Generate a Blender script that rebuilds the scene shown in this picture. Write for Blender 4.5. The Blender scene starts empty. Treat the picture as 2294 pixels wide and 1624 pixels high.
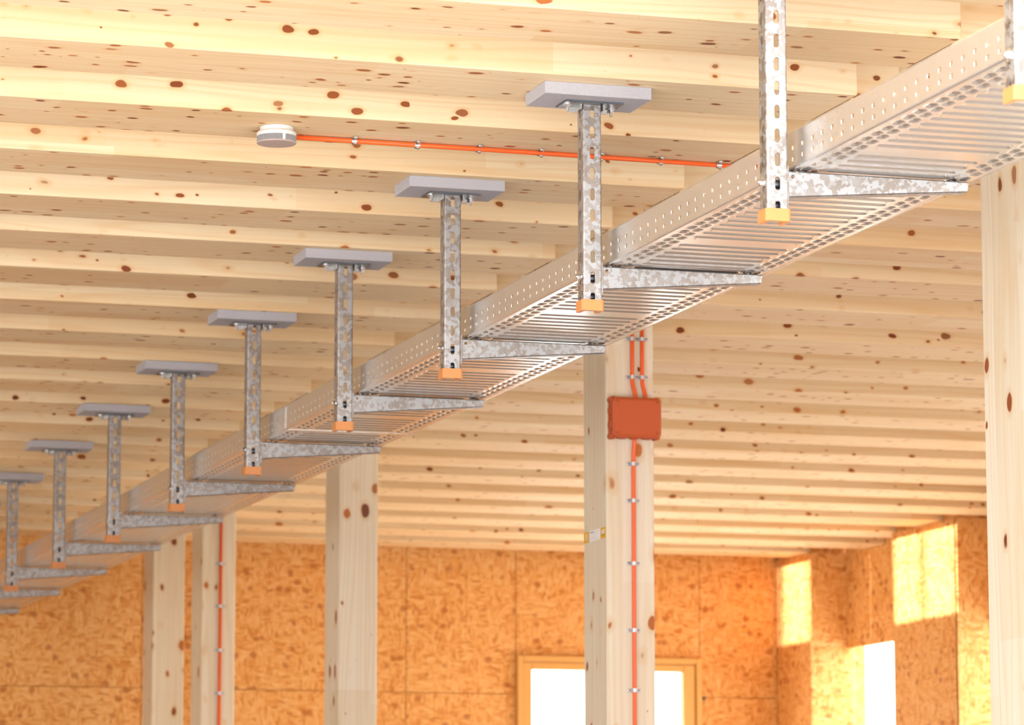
import bpy, bmesh, math, random
import numpy as np
from mathutils import Matrix, Vector

random.seed(7)
S = bpy.context.scene
C = S.collection

# ------------------------------------------------------------------ camera
CZ = 1.0                                   # eye height above the floor
F_PX, PITCH, YAW, ROLL = 8157.7, 0.14630, 0.30040, -0.0007
fw = Vector((math.sin(YAW) * math.cos(PITCH), math.cos(YAW) * math.cos(PITCH), math.sin(PITCH)))
r0 = Vector((math.cos(YAW), -math.sin(YAW), 0.0))
u0 = r0.cross(fw)
rr = r0 * math.cos(ROLL) + u0 * math.sin(ROLL)
uu = u0 * math.cos(ROLL) - r0 * math.sin(ROLL)
cam = bpy.data.cameras.new('camera')
co = bpy.data.objects.new('camera', cam)
C.objects.link(co)
M = Matrix((rr, uu, -fw)).transposed().to_4x4()
M.translation = Vector((0, 0, CZ))
co.matrix_world = M
cam.sensor_fit = 'HORIZONTAL'
cam.sensor_width = 36.0
cam.lens = F_PX / 2294.0 * 36.0
cam.clip_start, cam.clip_end = 0.05, 200
cam.dof.use_dof = True
cam.dof.focus_distance = 7.4
cam.dof.aperture_fstop = 10.5
S.camera = co

# ------------------------------------------------------------------ daylight
W = bpy.data.worlds.new('sky')
S.world = W
W.use_nodes = True
bg = W.node_tree.nodes['Background']
bg.inputs['Color'].default_value = (0.96, 0.99, 1.05, 1)
bg.inputs['Strength'].default_value = 5.0

sun = bpy.data.lights.new('sun', 'SUN')
so = bpy.data.objects.new('sun', sun)
C.objects.link(so)
SUN_AZ, SUN_EL = math.radians(15.0), math.radians(0.2)
sd = Vector((math.sin(SUN_AZ) * math.cos(SUN_EL), math.cos(SUN_AZ) * math.cos(SUN_EL), -math.sin(SUN_EL)))
so.rotation_euler = sd.to_track_quat('-Z', 'Y').to_euler()
sun.energy = 30.0
sun.angle = math.radians(0.06)
sun.color = (1.0, 0.92, 0.95)

S.view_settings.view_transform = 'Standard'
S.view_settings.look = 'None'
S.view_settings.exposure = 0.52
S.cycles.max_bounces = 6
S.cycles.diffuse_bounces = 4
S.cycles.glossy_bounces = 3
S.cycles.transmission_bounces = 2
S.cycles.transparent_max_bounces = 6
S.cycles.caustics_reflective = False
S.cycles.caustics_refractive = False
S.view_settings.gamma = 1.0
S.view_settings.use_curve_mapping = False


# ------------------------------------------------------------------ materials
def new_mat(name):
    m = bpy.data.materials.new(name)
    m.use_nodes = True
    nt = m.node_tree
    b = nt.nodes['Principled BSDF']
    return m, nt, b


class G:
    """small node-graph helper"""
    def __init__(s, nt):
        s.nt = nt

    def n(s, typ, **kw):
        nd = s.nt.nodes.new(typ)
        for k, v in kw.items():
            setattr(nd, k, v)
        return nd

    def put(s, sock, v):
        if isinstance(v, bpy.types.NodeSocket):
            s.nt.links.new(v, sock)
        else:
            sock.default_value = v

    def math(s, op, a, b=0.0, c=None, clamp=False):
        nd = s.n('ShaderNodeMath', operation=op, use_clamp=clamp)
        s.put(nd.inputs[0], a)
        s.put(nd.inputs[1], b)
        if c is not None:
            s.put(nd.inputs[2], c)
        return nd.outputs[0]

    def vmath(s, op, a, b):
        nd = s.n('ShaderNodeVectorMath', operation=op)
        s.put(nd.inputs[0], a)
        s.put(nd.inputs[1], b)
        return nd.outputs[0]

    def noise(s, vec, scale, detail=2.0, rough=0.5, dist=0.0):
        nd = s.n('ShaderNodeTexNoise')
        s.put(nd.inputs['Vector'], vec)
        nd.inputs['Scale'].default_value = scale
        nd.inputs['Detail'].default_value = detail
        nd.inputs['Roughness'].default_value = rough
        nd.inputs['Distortion'].default_value = dist
        return nd.outputs['Fac'], nd.outputs['Color']

    def voronoi(s, vec, scale, feature='F1', rnd=1.0):
        nd = s.n('ShaderNodeTexVoronoi', feature=feature)
        s.put(nd.inputs['Vector'], vec)
        nd.inputs['Scale'].default_value = scale
        nd.inputs['Randomness'].default_value = rnd
        return nd.outputs['Distance'], nd.outputs['Color']

    def ramp(s, fac, stops, interp='LINEAR'):
        nd = s.n('ShaderNodeValToRGB')
        s.put(nd.inputs[0], fac)
        cr = nd.color_ramp
        cr.interpolation = interp
        while len(cr.elements) < len(stops):
            cr.elements.new(0.5)
        for e, (p, c) in zip(cr.elements, stops):
            e.position = p
            e.color = (c, c, c, 1) if isinstance(c, (int, float)) else (*c, 1)
        return nd.outputs[0]

    def mix(s, fac, a, b, blend='MIX'):
        nd = s.n('ShaderNodeMix', data_type='RGBA', blend_type=blend)
        s.put(nd.inputs[0], fac)
        s.put(nd.inputs[6], (*a, 1) if isinstance(a, tuple) else a)
        s.put(nd.inputs[7], (*b, 1) if isinstance(b, tuple) else b)
        return nd.outputs[2]

    def coords(s, order='xyz', rand=True):
        tc = s.n('ShaderNodeTexCoord')
        v = tc.outputs['Object']
        if rand:
            oi = s.n('ShaderNodeObjectInfo')
            k = s.math('MULTIPLY', oi.outputs['Random'], 61.7)
            cb = s.n('ShaderNodeCombineXYZ')
            s.put(cb.inputs[0], k)
            s.put(cb.inputs[1], s.math('MULTIPLY', k, 0.37))
            s.put(cb.inputs[2], s.math('MULTIPLY', k, 0.71))
            v = s.vmath('ADD', v, cb.outputs[0])
        if order != 'xyz':
            sp = s.n('ShaderNodeSeparateXYZ')
            s.put(sp.inputs[0], v)
            cb = s.n('ShaderNodeCombineXYZ')
            for i, ch in enumerate(order):
                s.put(cb.inputs[i], sp.outputs['xyz'.index(ch)])
            v = cb.outputs[0]
        return v


def wood(name, order, light, mid, knot_scale=15.0, knot_amount=1.0, lam=0.085):
    """spruce: grain along the first axis of `order`, knots, glued lamellas"""
    m, nt, b = new_mat(name)
    g = G(nt)
    v = g.coords(order)
    # slow waviness of the grain
    _, wc = g.noise(g.vmath('MULTIPLY', v, (1.1, 3.0, 3.0)), 1.0, 2)
    wob = g.vmath('MULTIPLY', g.vmath('SUBTRACT', wc, (0.5, 0.5, 0.5)), (0.0, 0.05, 0.05))
    vw = g.vmath('ADD', v, wob)
    fine, _ = g.noise(g.vmath('MULTIPLY', vw, (2.0, 130.0, 130.0)), 1.0, 3, 0.6)
    ringn, _ = g.noise(g.vmath('MULTIPLY', vw, (0.35, 9.0, 9.0)), 1.0, 1)
    ring = g.math('SINE', g.math('MULTIPLY', ringn, 75.0))
    ring = g.math('POWER', g.math('MULTIPLY_ADD', ring, 0.5, 0.5), 3.0)
    # lamellas and finger-jointed lengths with a tone of their own
    sp = g.n('ShaderNodeSeparateXYZ')
    g.put(sp.inputs[0], v)
    ly = g.math('FLOOR', g.math('DIVIDE', sp.outputs[1], lam))
    lz = g.math('FLOOR', g.math('DIVIDE', sp.outputs[2], lam * 0.62))
    wn = g.n('ShaderNodeTexWhiteNoise', noise_dimensions='2D')
    cb = g.n('ShaderNodeCombineXYZ')
    g.put(cb.inputs[0], ly)
    g.put(cb.inputs[1], lz)
    g.put(wn.inputs['Vector'], cb.outputs[0])
    lx = g.math('FLOOR', g.math('MULTIPLY_ADD', sp.outputs[0], 1.15, g.math('MULTIPLY', wn.outputs[0], 9.0)))
    cb2 = g.n('ShaderNodeCombineXYZ')
    g.put(cb2.inputs[0], lx)
    g.put(cb2.inputs[1], ly)
    g.put(cb2.inputs[2], lz)
    wn2 = g.n('ShaderNodeTexWhiteNoise', noise_dimensions='3D')
    g.put(wn2.inputs['Vector'], cb2.outputs[0])
    base = g.mix(wn2.outputs[0], light, mid)
    base = g.mix(g.math('MULTIPLY', ring, 0.30), base, tuple(c * k for c, k in zip(mid, (0.90, 0.72, 0.50))))
    base = g.mix(g.math('MULTIPLY', g.math('SUBTRACT', fine, 0.35, clamp=True), 0.55), base,
                 tuple(c * k for c, k in zip(mid, (0.86, 0.68, 0.46))))
    # knots
    _, kc = g.noise(v, 22.0, 1)
    kv = g.vmath('ADD', g.vmath('MULTIPLY', v, (0.62, 1.0, 1.0)),
                 g.vmath('MULTIPLY', g.vmath('SUBTRACT', kc, (0.5, 0.5, 0.5)), (0.012, 0.012, 0.012)))
    d, dc = g.voronoi(kv, knot_scale)
    ds = g.n('ShaderNodeSeparateColor')
    g.put(ds.inputs[0], dc)
    rad = g.math('MULTIPLY', g.math('POWER', ds.outputs[0], 1.9), 0.19 * knot_amount)
    rad = g.math('ADD', rad, 0.015)
    t = g.math('DIVIDE', d, rad)
    core = g.ramp(t, [(0.0, 1.0), (0.82, 1.0), (1.0, 0.0)])
    halo = g.ramp(g.math('MULTIPLY', t, 0.5), [(0.45, 1.0), (0.85, 0.0)])
    base = g.mix(g.math('MULTIPLY', halo, 0.45), base, tuple(c * k for c, k in zip(mid, (0.86, 0.60, 0.32))))
    kcol = g.mix(ds.outputs[1], (0.16, 0.028, 0.008), (0.52, 0.17, 0.045))
    strength = g.ramp(ds.outputs[2], [(0.0, 0.75), (0.35, 1.0)])
    base = g.mix(g.math('MULTIPLY', core, strength), base, kcol)
    g.put(b.inputs['Base Color'], base)
    b.inputs['Roughness'].default_value = 0.62
    b.inputs['Specular IOR Level'].default_value = 0.25
    return m


def osb(name, order):
    m, nt, b = new_mat(name)
    g = G(nt)
    v = g.coords(order)
    _, nc = g.noise(v, 9.0, 2)
    vd = g.vmath('ADD', v, g.vmath('MULTIPLY', g.vmath('SUBTRACT', nc, (0.5, 0.5, 0.5)), (0.022, 0.022, 0.022)))
    d1, c1 = g.voronoi(g.vmath('MULTIPLY', vd, (32.0, 90.0, 60.0)), 1.0)
    d2, c2 = g.voronoi(g.vmath('MULTIPLY', vd, (95.0, 36.0, 60.0)), 1.0)
    d3, c3 = g.voronoi(g.vmath('MULTIPLY', vd, (22.0, 26.0, 22.0)), 1.0)
    sel, _ = g.noise(v, 13.0, 1)
    f = g.mix(g.ramp(sel, [(0.42, 0.0), (0.58, 1.0)]), c1, c2)
    s1 = g.n('ShaderNodeSeparateColor')
    g.put(s1.inputs[0], f)
    big, _ = g.noise(v, 3.2, 3)
    tone = g.math('ADD', g.math('MULTIPLY', s1.outputs[0], 0.72), g.math('MULTIPLY', big, 0.28))
    col = g.ramp(tone, [(0.08, (0.60, 0.225, 0.05)), (0.30, (0.73, 0.33, 0.09)),
                        (0.55, (0.82, 0.42, 0.135)), (0.85, (0.87, 0.52, 0.21))])
    s3 = g.n('ShaderNodeSeparateColor')
    g.put(s3.inputs[0], c3)
    fleck = g.math('MULTIPLY', g.math('GREATER_THAN', s3.outputs[1], 0.83),
                   g.ramp(d3, [(0.25, 1.0), (0.5, 0.0)]))
    col = g.mix(g.math('MULTIPLY', fleck, 0.7), col, (0.44, 0.13, 0.028))
    g.put(b.inputs['Base Color'], col)
    b.inputs['Roughness'].default_value = 0.75
    b.inputs['Specular IOR Level'].default_value = 0.2
    return m


def galvanised(name, spangle=1.0, rough=0.34, bright=0.72, tint=(1.0, 0.985, 0.98)):
    """zinc-coated steel with frosty flowers"""
    m, nt, b = new_mat(name)
    g = G(nt)
    v = g.coords('xyz')
    _, nc = g.noise(v, 160.0, 2)
    vd = g.vmath('ADD', v, g.vmath('MULTIPLY', g.vmath('SUBTRACT', nc, (0.5, 0.5, 0.5)), (0.014, 0.014, 0.014)))
    d, c = g.voronoi(vd, 118.0)
    sc = g.n('ShaderNodeSeparateColor')
    g.put(sc.inputs[0], c)
    fl = g.ramp(sc.outputs[0], [(0.40, 0.0), (0.60, 1.0)])
    fl = g.math('MULTIPLY', fl, spangle)
    sm, _ = g.noise(v, 30.0, 2)
    fl2 = g.math('MULTIPLY', fl, g.ramp(sm, [(0.3, 0.55), (0.6, 1.0)]))
    base = g.mix(fl2, tuple(bright * k for k in tint), (bright * 0.68, bright * 0.59, bright * 0.51))
    g.put(b.inputs['Base Color'], base)
    g.put(b.inputs['Metallic'], g.math('MULTIPLY_ADD', fl2, 0.30 * spangle, 0.68))
    g.put(b.inputs['Roughness'], g.math('MULTIPLY_ADD', fl2, -0.05, rough + 0.06 * spangle))
    return m


def plain(name, col, rough=0.5, metallic=0.0, spec=0.4, speck=0.0, speck_scale=300.0):
    m, nt, b = new_mat(name)
    g = G(nt)
    v = g.coords('xyz')
    f, _ = g.noise(v, speck_scale, 3, 0.7)
    lo = tuple(c * (1.0 - speck) for c in col)
    hi = tuple(min(1.0, c * (1.0 + speck * 0.6)) for c in col)
    g.put(b.inputs['Base Color'], g.mix(f, lo, hi))
    b.inputs['Roughness'].default_value = rough
    b.inputs['Metallic'].default_value = metallic
    b.inputs['Specular IOR Level'].default_value = spec
    return m


def glass_mat():
    m, nt, b = new_mat('window_glass')
    g = G(nt)
    out = nt.nodes['Material Output']
    tr = g.n('ShaderNodeBsdfTransparent')
    tr.inputs[0].default_value = (0.97, 0.98, 0.97, 1)
    gl = g.n('ShaderNodeBsdfGlossy')
    gl.inputs['Roughness'].default_value = 0.03
    lw = g.n('ShaderNodeLayerWeight')
    fac = g.math('MULTIPLY_ADD', g.math('POWER', lw.outputs['Facing'], 5.0), 0.4, 0.03)
    mx = g.n('ShaderNodeMixShader')
    g.put(mx.inputs[0], fac)
    g.put(mx.inputs[1], tr.outputs[0])
    g.put(mx.inputs[2], gl.outputs[0])
    g.put(out.inputs[0], mx.outputs[0])
    return m


MAT = {
    'joist': wood('spruce_joist', 'xyz', (0.88, 0.732, 0.485), (0.82, 0.62, 0.36), 29.0, 1.5, 0.128),
    'post': wood('spruce_post', 'zxy', (0.77, 0.71, 0.58), (0.71, 0.635, 0.48), 17.0, 1.55, 0.2),
    'deck': wood('spruce_deck', 'yxz', (0.80, 0.60, 0.35), (0.70, 0.48, 0.25), 9.0, 0.9, 0.14),
    'osb_y': osb('osb_back', 'xzy'),
    'osb_x': osb('osb_side', 'yzx'),
    'zinc': galvanised('zinc_spangled', 1.0, 0.38, 0.38),
    'zinc_s': galvanised('zinc_smooth', 0.06, 0.24, 0.58, (1.0, 0.94, 0.86)),
    'steel': plain('bright_steel', (0.72, 0.71, 0.70), 0.28, 1.0, 0.5, 0.1),
    'dark_steel': plain('dark_steel', (0.10, 0.11, 0.13), 0.4, 0.9, 0.5, 0.1),
    'plate': plain('blued_plate', (0.20, 0.23, 0.27), 0.3, 0.9, 0.5, 0.15, 60.0),
    'cap': plain('yellow_plastic', (0.60, 0.24, 0.075), 0.45, 0.0, 0.4, 0.03),
    'board': plain('calcium_board', (0.48, 0.47, 0.50), 0.9, 0.0, 0.1, 0.35, 420.0),
    'orange': plain('orange_conduit', (0.86, 0.13, 0.022), 0.38, 0.0, 0.45, 0.05),
    'box': plain('orange_box', (0.53, 0.105, 0.033), 0.55, 0.0, 0.3, 0.10, 500.0),
    'slot': plain('screw_slot_dark', (0.05, 0.02, 0.01), 0.6),
    'white': plain('white_plastic', (0.68, 0.67, 0.65), 0.4, 0.0, 0.4, 0.02),
    'strap': plain('strap_zinc', (0.56, 0.56, 0.57), 0.4, 0.6, 0.4, 0.05),
    'grey': plain('grey_grille', (0.22, 0.21, 0.21), 0.6, 0.0, 0.3, 0.05),
    'slat': plain('grey_slats', (0.36, 0.35, 0.35), 0.6, 0.0, 0.3, 0.05),
    'sensor': plain('pinkish_disc', (0.46, 0.37, 0.33), 0.65, 0.0, 0.3, 0.08, 500.0),
    'cable': plain('red_cable', (0.72, 0.06, 0.02), 0.5, 0.0, 0.4, 0.05),
    'floor': plain('screed_floor', (0.21, 0.125, 0.07), 0.7, 0.0, 0.3, 0.12, 6.0),
    'bounce_floor': plain('bounce_pale', (0.90, 0.80, 0.64), 0.7, 0.0, 0.3, 0.08, 5.0),
    'bounce_ground': plain('bounce_white', (0.90, 0.89, 0.86), 0.9, 0.0, 0.1, 0.06, 60.0),
    'ground': plain('pale_ground', (0.84, 0.83, 0.81), 0.9, 0.0, 0.1, 0.12, 3.0),
    'render': plain('pale_sun_mask', (0.90, 0.89, 0.87), 0.9, 0.0, 0.1, 0.05, 8.0),
    'frame': plain('orange_pine', (0.80, 0.44, 0.13), 0.5, 0.0, 0.3, 0.08, 40.0),
    'lab_y': plain('label_yellow', (0.72, 0.42, 0.01), 0.5, 0.0, 0.3, 0.02),
    'lab_w': plain('label_white', (0.86, 0.86, 0.86), 0.5, 0.0, 0.3, 0.02),
    'lab_k': plain('label_print', (0.08, 0.07, 0.06), 0.6),
    'lab_g': plain('label_print_grey', (0.55, 0.55, 0.56), 0.6),
    'glass': glass_mat(),
}


# ------------------------------------------------------------------ mesh helpers
def mesh(name, verts, faces, smooth=False, merge=0.0):
    me = bpy.data.meshes.new(name)
    me.from_pydata([tuple(v) for v in verts], [], [tuple(f) for f in faces])
    if merge > 0:
        bm = bmesh.new()
        bm.from_mesh(me)
        bmesh.ops.remove_doubles(bm, verts=bm.verts, dist=merge)
        bmesh.ops.recalc_face_normals(bm, faces=bm.faces)
        bm.to_mesh(me)
        bm.free()
    if smooth:
        me.polygons.foreach_set('use_smooth', [True] * len(me.polygons))
    me.update()
    return me


def obj(name, me, mat, parent=None, loc=(0, 0, 0)):
    o = bpy.data.objects.new(name, me)
    C.objects.link(o)
    o.location = loc
    if parent is not None:
        o.parent = parent
    if mat is not None and not me.materials:
        me.materials.append(mat)
    return o


def tag(o, label=None, cat=None, group=None, kind=None):
    if label:
        o['label'] = label
    if cat:
        o['category'] = cat
    if group:
        o['group'] = group
    if kind:
        o['kind'] = kind
    return o


def thing(name, loc, label, cat, group=None):
    e = bpy.data.objects.new(name, None)
    e.empty_display_size = 0.1
    C.objects.link(e)
    e.location = loc
    return tag(e, label, cat, group)


class MB:
    def __init__(s):
        s.v, s.f = [], []

    def add(s, v, f):
        k = len(s.v)
        s.v += [tuple(p) for p in v]
        s.f += [tuple(i + k for i in q) for q in f]
        return s

    def box(s, x0, x1, y0, y1, z0, z1, c=0.0):
        if c <= 0:
            v = [(x, y, z) for x in (x0, x1) for y in (y0, y1) for z in (z0, z1)]
            f = [(0, 1, 3, 2), (4, 6, 7, 5), (0, 4, 5, 1), (2, 3, 7, 6), (0, 2, 6, 4), (1, 5, 7, 3)]
            return s.add(v, f)
        # chamfered box: 24 vertices
        cx, cy, cz = (x0 + x1) / 2, (y0 + y1) / 2, (z0 + z1) / 2
        hx, hy, hz = (x1 - x0) / 2, (y1 - y0) / 2, (z1 - z0) / 2
        v, idx = [], {}
        for sx in (-1, 1):
            for sy in (-1, 1):
                for sz in (-1, 1):
                    for ax in range(3):
                        p = [sx * hx, sy * hy, sz * hz]
                        for a in range(3):
                            if a != ax:
                                p[a] -= (sx, sy, sz)[a] * c
                        idx[(sx, sy, sz, ax)] = len(v)
                        v.append((cx + p[0], cy + p[1], cz + p[2]))
        f = []
        for ax in range(3):
            o1, o2 = [a for a in range(3) if a != ax]
            for s_ in (-1, 1):
                q = []
                for a, b_ in ((-1, -1), (1, -1), (1, 1), (-1, 1)):
                    k = [0, 0, 0]
                    k[ax], k[o1], k[o2] = s_, a, b_
                    q.append(idx[(k[0], k[1], k[2], ax)])
                flip = (s_ > 0) == (ax == 1)
                f.append(tuple(reversed(q)) if flip else tuple(q))
            # edges parallel to axis ax
            for a in (-1, 1):
                for b_ in (-1, 1):
                    k0, k1 = [0, 0, 0], [0, 0, 0]
                    k0[ax], k0[o1], k0[o2] = -1, a, b_
                    k1[ax], k1[o1], k1[o2] = 1, a, b_
                    f.append((idx[(*k0, o1)], idx[(*k1, o1)], idx[(*k1, o2)], idx[(*k0, o2)]))
        for sx in (-1, 1):
            for sy in (-1, 1):
                for sz in (-1, 1):
                    f.append(tuple(idx[(sx, sy, sz, a)] for a in range(3)))
        return s.add(v, f)

    def tube(s, pts, r, n=10, caps=True):
        """tube along a poly-line"""
        P = [Vector(p) for p in pts]
        rings = []
        ref = None
        for i, p in enumerate(P):
            t = (P[min(i + 1, len(P) - 1)] - P[max(i - 1, 0)]).normalized()
            if ref is None:
                ref = t.orthogonal().normalized()
            a = (ref - t * ref.dot(t)).normalized()
            ref = a
            b_ = t.cross(a)
            rings.append([p + (a * math.cos(2 * math.pi * k / n) + b_ * math.sin(2 * math.pi * k / n)) * r for k in range(n)])
        v = [q for rg in rings for q in rg]
        f = []
        for i in range(len(P) - 1):
            for k in range(n):
                f.append((i * n + k, i * n + (k + 1) % n, (i + 1) * n + (k + 1) % n, (i + 1) * n + k))
        if caps:
            f.append(tuple(reversed(range(n))))
            f.append(tuple((len(P) - 1) * n + k for k in range(n)))
        return s.add(v, f)

    def lathe(s, prof, n=40, axis='z', c=(0, 0, 0)):
        """prof: list of (radius, height); closed at radius 0"""
        v, f = [], []
        for r, h in prof:
            for k in range(n):
                a = 2 * math.pi * k / n
                x, y = r * math.cos(a), r * math.sin(a)
                p = {'z': (x, y, h), 'y': (x, h, y), 'x': (h, x, y)}[axis]
                v.append((c[0] + p[0], c[1] + p[1], c[2] + p[2]))
        for i in range(len(prof) - 1):
            for k in range(n):
                f.append((i * n + k, i * n + (k + 1) % n, (i + 1) * n + (k + 1) % n, (i + 1) * n + k))
        f.append(tuple(reversed(range(n))))
        f.append(tuple((len(prof) - 1) * n + k for k in range(n)))
        return s.add(v, f)

    def prism(s, poly, h, place):
        """extrude a 2-D polygon by h; place(u, v, w) -> xyz"""
        n = len(poly)
        v = [place(u, w, 0.0) for u, w in poly] + [place(u, w, h) for u, w in poly]
        f = [tuple(range(n)), tuple(reversed(range(n, 2 * n)))]
        f += [(k, k + n, (k + 1) % n + n, (k + 1) % n) for k in range(n)]
        return s.add(v, f)

    def build(s, name, mat, parent=None, loc=(0, 0, 0), smooth=False, merge=0.0):
        return obj(name, mesh(name, s.v, s.f, smooth, merge), mat, parent, loc)


def recalc(me):
    bm = bmesh.new()
    bm.from_mesh(me)
    bmesh.ops.recalc_face_normals(bm, faces=bm.faces)
    bm.to_mesh(me)
    bm.free()


def copy_tree(o, parent=None):
    c = o.copy()
    C.objects.link(c)
    c.parent = parent
    for ch in list(o.children):
        copy_tree(ch, c)
    return c


def sheet(o, t, offset=-1.0):
    md = o.modifiers.new('gauge', 'SOLIDIFY')
    md.thickness = t
    md.offset = offset
    return o


def slot_panel(w, cells, slot_w, slot_h, n=6):
    """strip in (u, v): u in [-w/2, w/2]; cells: list of (v0, v1, v_slot or None). Faces leave a stadium hole open."""
    V, Fc = [], []
    for v0, v1, vs in cells:
        k = len(V)
        if vs is None:
            V += [(-w / 2, v0), (w / 2, v0), (w / 2, v1), (-w / 2, v1)]
            Fc.append((k, k + 1, k + 2, k + 3))
            continue
        r = slot_w / 2
        hs = max(slot_h / 2 - r, 0)
        inner = []
        for i in range(n + 1):
            a = math.pi * i / n
            inner.append((r * math.cos(a), vs + hs + r * math.sin(a)))
        for i in range(n + 1):
            a = math.pi + math.pi * i / n
            inner.append((r * math.cos(a), vs - hs + r * math.sin(a)))
        outer = []
        for i in range(n + 1):
            outer.append((w / 2 - w * i / n, v1))
        for i in range(n + 1):
            outer.append((-w / 2 + w * i / n, v0))
        N = len(inner)
        V += inner + outer
        for i in range(N):
            j = (i + 1) % N
            Fc.append((k + i, k + N + i, k + N + j, k + j))
    return V, Fc


# ------------------------------------------------------------------ setting
ZC = CZ + 1.615          # underside of the joists
ZD = ZC + 0.22           # underside of the roof deck
YB = 16.36               # back wall
XR = 6.40                # face of the piers on the right


def struct(o):
    o['kind'] = 'structure'
    return o


struct(MB().box(-4.2, 6.68, 4.6, 16.5, -0.10, 0.0).build('floor', MAT['floor']))
struct(MB().box(-3.98, 6.57, 12.2, 16.35, 0.0, 0.012).build('floor_bounce', MAT['bounce_floor']))  # pale slab added out of view to bounce light onto the far ceiling
struct(MB().box(6.70, 16, 2.0, 24.0, -0.12, -0.09).build('ground_bounce', MAT['bounce_ground']))  # bright strip added outside the windows to bounce light up inside
struct(MB().box(-40, 60, -40, 60, -0.20, -0.12).build('ground_outside', MAT['ground']))

ceiling = struct(MB().box(-4.2, 6.69, 4.6, 16.5, ZD, ZD + 0.06).build('ceiling', MAT['deck']))
LEFT = [5.68, 6.194, 6.706, 7.220, 7.735, 8.248, 8.703, 9.213, 9.730, 10.245, 10.755, 11.265, 11.775, 12.29, 12.80,
        13.315, 13.83, 14.345, 14.86, 15.375, 15.89]
RIGHT = [5.74, 6.25, 6.757, 7.27, 7.785, 8.297, 8.755, 9.27, 9.785, 10.304, 10.81, 11.32, 11.833, 12.345, 12.855,
         13.373, 13.90, 14.41, 14.92, 15.445, 15.95]
XJ = 2.815
jl = mesh('joist_left', *(lambda m: (m.v, m.f))(MB().box(0, XJ + 3.98 - 0.002, 0, 0.257, 0, ZD - ZC, 0.0025)))
jr = mesh('joist_right', *(lambda m: (m.v, m.f))(MB().box(0, XR + 0.38 - XJ - 0.002, 0, 0.257, 0, ZD - ZC, 0.0025)))
jr2 = mesh('joist_right_far', *(lambda m: (m.v, m.f))(MB().box(0, XR + 0.18 - XJ - 0.002, 0, 0.257, 0, ZD - ZC, 0.0025)))
for y in LEFT:
    obj('ceiling_joist', jl, MAT['joist'], ceiling, (-3.98, y, ZC))
for y in RIGHT:
    obj('ceiling_joist', jr2, MAT['joist'], ceiling, (XJ + 0.002, y, ZC))


def panel_wall(name, mat, x0, x1, y0, y1, z0, z1, us, vs, axis, loc=(0, 0, 0)):
    """wall core plus OSB sheets as parts; axis: the direction the sheets face ('-y' or '-x' or '+x')"""
    w = struct(MB().box(x0, x1, y0, y1, z0, z1).build(name, mat))
    for i in range(len(us) - 1):
        for j in range(len(vs) - 1):
            a0, a1, b0, b1 = us[i] + 0.0015, us[i + 1] - 0.0015, vs[j] + 0.0015, vs[j + 1] - 0.0015
            if axis == '-y':
                m = MB().box(a0, a1, y0 - 0.015, y0, b0, b1, 0.001)
            elif axis == '-x':
                m = MB().box(x0 - 0.015, x0, a0, a1, b0, b1, 0.001)
            else:
                m = MB().box(x1, x1 + 0.015, a0, a1, b0, b1, 0.001)
            m.build('osb_panel', mat, w)
    return w


# back wall with the glazed door; sheets are laid around the opening
DX0, DX1, DZ = 5.085, 6.005, CZ + 1.135          # outer casing
wb = struct(MB().box(-4.2, DX0, YB + 0.015, YB + 0.16, 0, ZD)
            .box(DX1, 6.683, YB + 0.015, YB + 0.16, 0, ZD)
            .box(DX0, DX1, YB + 0.015, YB + 0.16, DZ, ZD).build('wall_back', MAT['osb_y']))
SEAM = CZ + 0.952
for a0, a1 in ((-4.2, -2.95), (-2.95, -1.7), (-1.7, -0.45), (-0.45, 0.8), (0.8, 2.05), (2.05, 3.30), (3.30, 4.55), (4.55, DX0)):
    for b0, b1 in ((0.0, SEAM), (SEAM, ZD)):
        MB().box(a0 + .0015, a1 - .0015, YB, YB + 0.015, b0 + .0015, b1 - .0015, 0.001).build('osb_panel', MAT['osb_y'], wb)
MB().box(DX0 + .0015, DX1 - .0015, YB, YB + 0.015, DZ + .0015, ZD - .0015, 0.001).build('osb_panel', MAT['osb_y'], wb)
for b0, b1 in ((0.0, SEAM), (SEAM, ZD)):
    MB().box(DX1 + .0015, XR - .0015, YB, YB + 0.015, b0 + .0015, b1 - .0015, 0.001).build('osb_panel', MAT['osb_y'], wb)

# door
dr = bpy.data.objects.new('door_1', None)
C.objects.link(dr)
dr.location = (0, 0, 0)
struct(dr)
cw = 0.07
MB().box(DX0, DX0 + 0.028, YB - 0.035, YB + 0.14, 0, DZ - .002, 0.003).build('casing', MAT['frame'], dr)
MB().box(DX1 - 0.028, DX1, YB - 0.035, YB + 0.14, 0, DZ - .002, 0.003).build('casing', MAT['frame'], dr)
MB().box(DX0 + .028, DX1 - 0.028, YB - 0.035, YB + 0.14, DZ - 0.03, DZ - .002, 0.003).build('casing', MAT['frame'], dr)
L0, L1, LZ = DX0 + 0.030, DX1 - 0.030, DZ - 0.032
MB().box(L0, 5.16, YB - 0.02, YB + 0.03, 0.01, LZ, 0.004).build('door_stile', MAT['frame'], dr)
MB().box(5.915, L1, YB - 0.02, YB + 0.03, 0.01, LZ, 0.004).build('door_stile', MAT['frame'], dr)
MB().box(5.16, 5.915, YB - 0.02, YB + 0.03, CZ + 1.068, LZ, 0.004).build('door_rail', MAT['frame'], dr)
MB().box(5.16, 5.915, YB - 0.02, YB + 0.03, 0.01, 0.25, 0.004).build('door_rail', MAT['frame'], dr)
MB().box(5.16, 5.915, YB + 0.003, YB + 0.009, 0.25, CZ + 1.068).build('pane', MAT['glass'], dr)
MB().lathe([(0.006, 0.0), (0.009, 0.01), (0.009, 0.02), (0.004, 0.024)], 10, 'y', (6.02, YB - 0.024, CZ + 0.945)).build('hook', MAT['dark_steel'], dr)

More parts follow.
